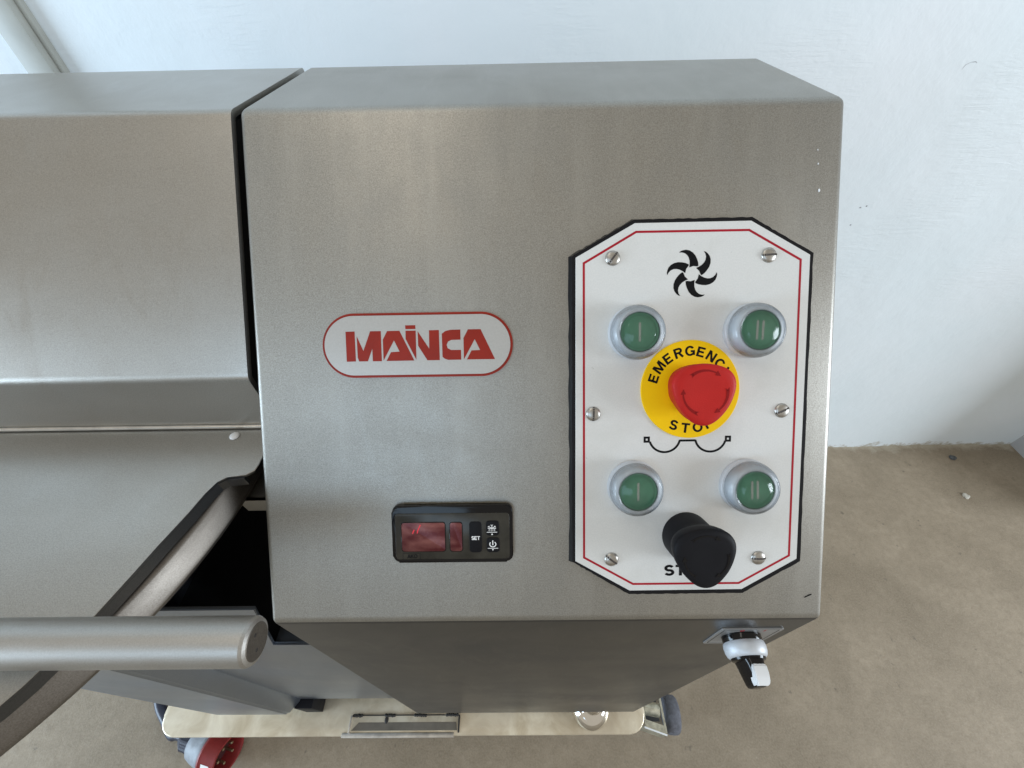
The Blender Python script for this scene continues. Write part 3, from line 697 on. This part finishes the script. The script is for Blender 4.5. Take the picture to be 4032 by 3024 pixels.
# sunken-look face plate: raised frame ring around a matt face
bm = prism_bm([(x, y-0.0012) for x, y in rrect(0.0726, 0.0300, 0.0020)], 0.0044, 0.0048, 0.0003, 2)
M['face'] = plain('satin_black_face', (0.034, 0.032, 0.026), 0.26, var=0.35, scale=70, spec=0.35)
link('face_plate', bm_me(bm), M['face'], tc, T0, smooth=50)
for (a, b_, w_, h_) in ((105.1, 263.7, 27.4, 18.6), (125.9, 263.8, 7.5, 18.6)):
    cx_, cy_ = tl([(a, b_)])[0]
    link('window_surround', bm_me(prism_bm([(x+cx_, y+cy_) for x, y in rrect((w_+1.0)*mm, (h_+1.0)*mm, 0.0018)], 0.0047, 0.00505, 0.0002, 2)), M['blackgloss'], tc, T0, smooth=50)
    link('display_window', bm_me(prism_bm([(x+cx_, y+cy_) for x, y in rrect(w_*mm, h_*mm, 0.0015)], 0.0049, 0.0052, 0.0001, 1)), M['display'], tc, T0, smooth=50)
M['led'] = newmat('led_red')[0]
_b = M['led'].node_tree.nodes['Principled BSDF']; _b.inputs['Base Color'].default_value = (0.35, 0.01, 0.02, 1); _b.inputs['Emission Color'].default_value = (1, 0.05, 0.08, 1); _b.inputs['Emission Strength'].default_value = 0.35
bm = bmesh.new()
for q in ([(103.4, 255.6), (101.6, 259.4), (101.2, 261.2)], [(98.2, 261.4), (99.4, 258.8)]):
    s_ = ring_strip(tl(q), 0.0007, 0.00524, closed=False); t = bpy.data.meshes.new('t'); s_.to_mesh(t); bm.from_mesh(t); bpy.data.meshes.remove(t); s_.free()
link('lit_segment', bm_me(bm), M['led'], tc, T0, label='faintly lit red segment in the larger display window')
for (a, b_, w_, h_) in ((138.3, 264.0, 7.8, 20.0), (149.2, 258.3, 8.2, 9.6), (149.4, 269.3, 8.2, 9.4)):
    cx_, cy_ = tl([(a, b_)])[0]
    link('key', bm_me(prism_bm([(x+cx_, y+cy_) for x, y in rrect(w_*mm, h_*mm, 0.0018)], 0.0047, 0.0053, 0.0003, 2)), M['black'], tc, T0, smooth=50)
bm = text_bm('SET', 0.0025, 0, None, Matrix.Translation((*tl([(138.4, 264.6)])[0], 0.00536)))
link('lettering', bm_me(bm), M['white_print'], tc, T0)
bm = text_bm('AKO', 0.0027, 0, None, Matrix.Translation((*tl([(97.6, 276.4)])[0], 0.00486)))
rs = ring_strip(tl([(91.6, 274.4), (102.6, 274.4), (102.6, 278.6), (91.6, 278.6)]), 0.00022, 0.00486)
t = bpy.data.meshes.new('t'); rs.to_mesh(t); bm.from_mesh(t); bpy.data.meshes.remove(t); rs.free()
link('maker_mark', bm_me(bm), M['black_print'], tc, T0)
# symbols on the keys: defrost star, power sign, up and down
bm = bmesh.new()
def add_strip(pts, w_, closed=False):
    s = ring_strip(tl(pts), w_*mm, 0.00538, closed); t = bpy.data.meshes.new('t'); s.to_mesh(t); bm.from_mesh(t); bpy.data.meshes.remove(t); s.free()
def zk(x, y): return (145.46+(x-170)*0.01655, 260.85+(y-716)*0.01665)   # print artwork units to millimetres
add_strip([zk(215, 567), zk(528, 567)], 0.42); add_strip([zk(372, 555), zk(370, 455)], 0.42)
add_strip([zk(322, 430), zk(370, 448), zk(412, 430)], 0.35)
add_strip([zk(352, 558), zk(262, 500)], 0.42); add_strip([zk(388, 558), zk(475, 500)], 0.42)
add_strip([zk(265, 465), zk(258, 500), zk(222, 488)], 0.36); add_strip([zk(250, 506), zk(224, 526)], 0.36)
add_strip([zk(468, 465), zk(478, 500), zk(510, 488)], 0.36); add_strip([zk(488, 506), zk(512, 526)], 0.36)
for x in (275, 368, 462): add_strip([zk(x+24*math.cos(a), 640+26*math.sin(a)-(10 if 3.9 < a < 5.4 else 0)) for a in [i*2*math.pi/12 for i in range(12)]], 0.20, True)
add_strip([zk(172, 716), zk(572, 716)], 0.36); add_strip([zk(200, 1350), zk(596, 1350)], 0.36)
add_strip([zk(392, 1040), zk(395, 1225)], 0.62)
add_strip([zk(394+118*math.cos(math.radians(a)), 1190+104*math.sin(math.radians(a))) for a in range(-52, 233, 12)], 0.58)
for q in ([zk(372, 752), zk(414, 820), zk(336, 820)], [zk(358, 1382), zk(434, 1382), zk(394, 1446)]):
    v3 = [bm.verts.new((x, y, 0.00538)) for x, y in tl(q)]; bm.faces.new(v3)
link('key_symbols', bm_me(bm), M['white_print'], tc, T0)
# glue smear above the controller, scratch on the housing
for k, (u_, v__) in enumerate(((349.5, 52.9), (348.3, 37.4), (347.7, 29.4))):
    b3 = bmesh.new(); bmesh.ops.create_icosphere(b3, subdivisions=1, radius=(0.0011, 0.0006, 0.0005)[k]); xf(b3, Matrix.Diagonal((0.6, 1.1, 0.3, 1)))
    link('paint_speck', bm_me(b3), M['white_plastic'], root, SM(u_, v__, 0.1), smooth=60)
M['smear'] = plain('sealant_smear', (0.16, 0.14, 0.10), 0.6)
bm = bmesh.new(); rd = random.Random(3)
pts = [(92+i*2.2, 243.4+rd.uniform(-0.5, 0.3)) for i in range(31)]
s = ring_strip([((u-TU)*mm, -(v_-TV)*mm) for u, v_ in pts], 0.0007, 0.00012, closed=False); bm.free()
link('glue_smear', bm_me(s), M['smear'], tc, T0)
bm = prism_bm([(x*mm, y*mm) for x, y in ((-2.2, -1.2), (1.6, 0.5), (2.4, 1.2), (1.2, 1.15), (-2.0, -0.5), (-2.4, -1.5))], 0, 0.00015)
link('paint_mark', bm_me(bm), M['black_print'], root, SM(353.6, 308.3, 0.05), label='short black smudge near the lower right corner of the housing')

# ---------------- rotary switch on the vertical face
KX, KZ = 0.3262, -0.2822
R0 = Matrix.Translation((KX, yb, KZ)) @ Matrix.Rotation(math.radians(90), 4, 'X')     # local z points to -Y (out of the face)
bm = lathe_bm([(0.0130, 0.0050), (0.0138, 0.0057), (0.0142, 0.0080), (0.0140, 0.0110), (0.0131, 0.0135), (0.0118, 0.0148), (0.0, 0.0148)], 56)
rs_ = link('rotary_switch', bm_me(bm), M['silver'], root, R0, smooth=50, label='small rotary switch with a silver collar, black grip and white pointer')
link('base_ring', bm_me(lathe_bm([(0.0134, 0.0006), (0.0134, 0.0050), (0.0130, 0.0056), (0, 0.0056)], 48)), M['blackgloss'], rs_, R0, smooth=50)
bm = prism_bm(rrect(0.043, 0.043, 0.0015, 2), 0, 0.0008)
M['tag'] = plain('switch_tag', (0.30, 0.30, 0.30), 0.35, metal=0.3)
link('switch_label', bm_me(bm), M['tag'], rs_, R0 @ Matrix.Translation((0.0016, -0.0022, 0.0001)))
link('label_border', bm_me(ring_strip([(-0.0174, -0.0212), (0.0206, -0.0212), (0.0206, 0.0168), (-0.0174, 0.0168)], 0.0006, 0.00094)), M['black_print'], rs_, R0)
link('red_lettering', bm_me(text_bm('0      I', 0.0045, 0, None, Matrix.Translation((0.003, 0.0150, 0.00096)))), M['red_print'], rs_, R0)
link('black_collar', bm_me(lathe_bm([(0.0118, 0.0145), (0.0112, 0.0162), (0.0090, 0.0170), (0, 0.0170)], 40)), M['blackgloss'], rs_, R0, smooth=50)
# tapering grip
bm = bmesh.new()
secs = [(0.0160, 0.0104, 0.0072), (0.0195, 0.0104, 0.0060), (0.0250, 0.0097, 0.0050), (0.0295, 0.0086, 0.0044), (0.0312, 0.0076, 0.0038), (0.0318, 0.0055, 0.0028)]
rings = []
for z, a, b_ in secs:
    rings.append([bm.verts.new((x, y, z)) for x, y in rrect(2*b_, 2*a, min(a, b_)*0.6, 4)])
for p_, q_ in zip(rings, rings[1:]):
    for i in range(len(p_)): bm.faces.new((p_[i], p_[(i+1) % len(p_)], q_[(i+1) % len(p_)], q_[i]))
bm.faces.new(rings[0][::-1]); bm.faces.new(rings[-1])
KR = R0 @ Matrix.Rotation(math.radians(-4), 4, 'Z')
link('grip', bm_me(bm), M['blackgloss'], rs_, KR, smooth=50)
bm = bmesh.new(); rings = []
for z, y0_, y1_, w_ in ((0.0195, 0.0092, 0.0112, 0.0040), (0.0205, 0.0080, 0.0120, 0.0048), (0.0250, 0.0075, 0.0117, 0.0049), (0.0295, 0.0070, 0.0104, 0.0046), (0.0314, 0.0068, 0.0090, 0.0038)):
    rings.append([bm.verts.new(c_) for c_ in ((-w_, y0_-0.004, z), (w_, y0_-0.004, z), (w_, y1_, z), (-w_, y1_, z))])
for p_, q_ in zip(rings, rings[1:]):
    for i in range(4): bm.faces.new((p_[i], p_[(i+1) % 4], q_[(i+1) % 4], q_[i]))
bm.faces.new(rings[0][::-1]); bm.faces.new(rings[-1])
bmesh.ops.bevel(bm, geom=bm.edges[:], offset=0.0005, segments=2, affect='EDGES')
link('white_pointer', bm_me(bm), M['white_plastic'], rs_, KR, smooth=40)

# ------------------------------------------------------------------ trolley under the machine
tr_ = thing('trolley', 'low wheeled trolley with a worn cream sheet deck under the machine', 'trolley', (0.0, -0.1, -1.0))
pts = []
x0, x1, y0, y1 = -0.470, 0.384, -0.2425, 0.17
for cx_, cy_, a in ((x0+0.03, y0+0.03, 180), (x1-0.03, y0+0.03, 270), (x1-0.03, y1-0.03, 0), (x0+0.03, y1-0.03, 90)): pts += arc(cx_, cy_, 0.03, a, a+90, 8)
bm = prism_bm(pts, -0.880, -0.8665, 0.0025, 3)
dk = link('deck', bm_me(bm), M['deck'], tr_, smooth=50)
# welded tab at the front edge
tab = link('welded_tab', bm_me(box_bm(-0.131, 0.057, -0.236, -0.2155, -0.8663, -0.8652)), M['deck'], tr_)
link('shadow_strip', bm_me(prism_bm([(-0.129, -0.2355), (0.055, -0.2355), (0.053, -0.2245), (-0.118, -0.2245)], -0.8652, -0.8648)), plain('shadow_grey', (0.20, 0.18, 0.15), 0.42, metal=0.4, var=0.35, scale=18), tab)  # shadow across the tab, painted as a grey strip
link('front_flange', bm_me(box_bm(-0.144, 0.050, -0.2450, -0.2385, -0.8760, -0.8635, 0.001)), M['bracket_light'], tab, smooth=30)
link('side_flange', bm_me(box_bm(-0.133, -0.1305, -0.239, -0.2150, -0.8664, -0.8600, 0.0006)), M['bracket_light'], tab, smooth=30)
link('side_flange', bm_me(box_bm(0.0565, 0.0590, -0.239, -0.2150, -0.8664, -0.8620, 0.0006)), M['weld'], tab, smooth=30)
bm = bmesh.new(); rd = random.Random(9)
box_bm(-0.131, 0.057, -0.2156, -0.2143, -0.8662, -0.8630, bm=bm)
for x0_, ln in ((-0.128, 0.016), (-0.072, 0.018), (-0.020, 0.022), (0.036, 0.022)):
    for k in range(6):
        b3 = bmesh.new(); bmesh.ops.create_icosphere(b3, subdivisions=1, radius=0.0028, matrix=Matrix.Translation((x0_+ln*k/6, -0.2150+rd.uniform(-.0006, .0006), -0.8635)))
        t = bpy.data.meshes.new('t'); b3.to_mesh(t); bm.from_mesh(t); bpy.data.meshes.remove(t); b3.free()
link('weld_seam', bm_me(bm), M['weld'], tab, smooth=60)
b3 = bmesh.new(); bmesh.ops.create_icosphere(b3, subdivisions=2, radius=0.005, matrix=Matrix.Translation((-0.070, -0.221, -0.8652)) @ Matrix.Diagonal((0.7, 1.2, 0.3, 1)))
link('burn_mark', bm_me(b3), M['weld'], tab, smooth=60)
# caster
cs_ = Matrix.Translation((0.4580, -0.2080, -0.9684)) @ Matrix.Rotation(math.radians(-3), 4, 'Z')
bm = lathe_bm([(0, -0.0115), (0.022, -0.0115), (0.0285, -0.0110), (0.0310, -0.008), (0.0316, 0.0), (0.0310, 0.008), (0.0285, 0.0110), (0.022, 0.0115), (0, 0.0115)], 48)
wheel_m = cs_ @ Matrix.Rotation(math.radians(90), 4, 'Y')
bmc = bmesh.new()
fz = -0.9200
def quad_bar(bm, p, q, w_, z0, z1):
    p = Vector(p); q = Vector(q); d = (q-p).normalized(); nn = Vector((-d.y, d.x))*w_/2
    prism_bm([tuple(p-nn), tuple(q-nn), tuple(q+nn), tuple(p+nn)], z0, z1, bm=bm)
quad_bar(bmc, (0.3955, -0.2240), (0.4310, -0.2345), 0.011, fz-0.002, fz)
quad_bar(bmc, (0.4300, -0.2380), (0.4300, -0.1700), 0.0035, fz-0.002, fz+0.0006)
quad_bar(bmc, (0.3955, -0.2260), (0.3955, -0.1700), 0.0030, fz-0.002, fz+0.0006)
quad_bar(bmc, (0.3940, -0.1740), (0.4320, -0.1800), 0.014, fz-0.0021, fz-0.0001)
quad_bar(bmc, (0.3920, -0.2290), (0.4310, -0.2410), 0.0030, fz-0.050, fz+0.0010)
casting = link('caster', bm_me(bmc), M['zinc'], tr_, label='caster with a zinc bracket and grey wheel at the right end')
link('wheel', bm_me(bm), M['rubber'], casting, wheel_m, smooth=50)
link('bright_edge', bm_me(box_bm(0, 0.0400, -0.0012, 0.0012, 0, 0.0012)), M['white_plastic'], casting, Matrix.Translation((0.3920, -0.2300, fz+0.0010)) @ Matrix.Rotation(math.radians(-17), 4, 'Z'))
link('axle_roller', bm_me(tube_bm([(0.3985, -0.2000, fz-0.012), (0.4270, -0.2050, fz-0.012)], 0.0115, 20)), M['zinc'], casting, smooth=40)
link('fork_shadow_box', bm_me(box_bm(0.3970, 0.4285, -0.2200, -0.1760, fz-0.030, fz-0.026)), M['dark'], casting)  # dark box added as the shadow inside the fork
link('mounting_plate', bm_me(box_bm(0.330, 0.432, -0.170, -0.090, -0.900, -0.881)), M['zinc'], casting)
link('stem_block', bm_me(box_bm(0.397, 0.428, -0.172, -0.100, -0.9250, -0.8995)), M['zinc'], casting)

# ------------------------------------------------------------------ plug on the floor
ax_ = Vector((0.93, -0.24, 0.06)).normalized()
pc_ = Vector((-0.3810, -0.2625, -0.9600))      # centre of the mouth
yv = Vector((0, 0, 1)).cross(ax_).normalized(); xv = yv.cross(ax_).normalized()*-1
PM = Matrix(((xv.x, yv.x, ax_.x, pc_.x), (xv.y, yv.y, ax_.y, pc_.y), (xv.z, yv.z, ax_.z, pc_.z), (0, 0, 0, 1))) @ Matrix.Scale(0.92, 4)
pg = thing('power_plug', 'red and grey five pin industrial power plug lying on the floor', 'plug', (-0.43, -0.26, -1.0))
bm = lathe_bm([(0.0400, -0.034), (0.0410, -0.030), (0.0385, -0.027), (0.0370, 0.0), (0.0362, 0.0022), (0.0325, 0.0022), (0.0315, 0.0), (0.0315, -0.028), (0, -0.028)], 56)
cl = link('red_collar', bm_me(bm), M['plug_red'], pg, PM, smooth=40)
link('socket_floor', bm_me(lathe_bm([(0.0313, -0.0270), (0, -0.0270)], 40)), plain('dark_red_insert', (0.045, 0.008, 0.008), 0.6), cl, PM)
pin = bm_me(lathe_bm([(0.0031, -0.0272), (0.0031, -0.0050), (0.0024, -0.0035), (0, -0.0032)], 16))
p0 = None
for k, a in enumerate((20, 90, 160, 232, 308)):
    Mx = PM @ Matrix.Translation((0.0178*math.cos(math.radians(a)), 0.0178*math.sin(math.radians(a)), 0))
    if p0 is None: p0 = link('pin', pin, M['brass'], cl, Mx, smooth=50)
    else:
        c_ = p0.copy(); C.objects.link(c_); place(c_, cl, Mx)
bm = lathe_bm([(0.0385, -0.033), (0.0395, -0.040), (0.0350, -0.046), (0.0330, -0.060), (0.0290, -0.075), (0.0250, -0.080), (0, -0.080)], 48)
link('grey_shell', bm_me(bm), M['grey_plastic'], pg, PM, smooth=45)
bm = bmesh.new()
for k in range(40): pass
n_ = 48; rings = []
for z, r_ in ((-0.078, 0.021), (-0.100, 0.021), (-0.112, 0.014), (-0.112, 0.0)):
    rings.append([bm.verts.new((math.cos(2*math.pi*i/n_)*(r_+(0.0016 if (i//3) % 2 and r_ > 0.015 else 0)), math.sin(2*math.pi*i/n_)*(r_+(0.0016 if (i//3) % 2 and r_ > 0.015 else 0)), z)) for i in range(n_)] if r_ else [bm.verts.new((0, 0, z))])
for a_, c_ in zip(rings, rings[1:]):
    for i in range(n_):
        j = (i+1) % n_
        if len(c_) == 1: bm.faces.new((a_[i], a_[j], c_[0]))
        else: bm.faces.new((a_[i], a_[j], c_[j], c_[i]))
link('cable_gland', bm_me(bm), M['cable'], pg, PM)
# paper label on the collar
bm = bmesh.new(); g = []
for i in range(7):
    a = math.radians(-22+i*6.5)
    g.append((bm.verts.new((0.0377*math.cos(a), 0.0377*math.sin(a), -0.006)), bm.verts.new((0.0386*math.cos(a), 0.0386*math.sin(a), -0.024))))
for p_, q_ in zip(g, g[1:]): bm.faces.new((p_[0], q_[0], q_[1], p_[1]))
lbl_rot = PM @ Matrix.Rotation(math.radians(-52), 4, 'Z')
link('paper_label', bm_me(bm), M['white_plastic'], cl, lbl_rot, label='small white printed label on the red collar')
# latch tab
link('latch_tab', bm_me(box_bm(0.030, 0.048, -0.006, 0.006, -0.062, -0.058, 0.001)), M['grey_plastic'], pg, PM @ Matrix.Rotation(math.radians(-150), 4, 'Z'), smooth=30)
# cable
back = PM @ Vector((0, 0, -0.108))
pth = [back, back-ax_*0.02+Vector((0, 0, -0.004)), Vector((-0.516, -0.232, -0.982)), Vector((-0.545, -0.210, -0.989)), Vector((-0.570, -0.188, -0.990)), Vector((-0.588, -0.160, -0.990)), Vector((-0.600, -0.12, -0.990)), Vector((-0.600, -0.05, -0.990)), Vector((-0.57, 0.03, -0.99)), Vector((-0.50, 0.09, -0.99))]
def catmull(P, n=6):
    out = []
    for i in range(len(P)-1):
        p0_, p1, p2, p3 = P[max(i-1, 0)], P[i], P[i+1], P[min(i+2, len(P)-1)]
        for k in range(n):
            t = k/n; out.append(0.5*((2*p1)+(p2-p0_)*t+(2*p0_-5*p1+4*p2-p3)*t*t+(3*p1-p0_-3*p2+p3)*t**3))
    return out+[P[-1]]
link('cable', bm_me(tube_bm(catmull(pth), 0.0092, 16)), M['cable'], pg, smooth=60)
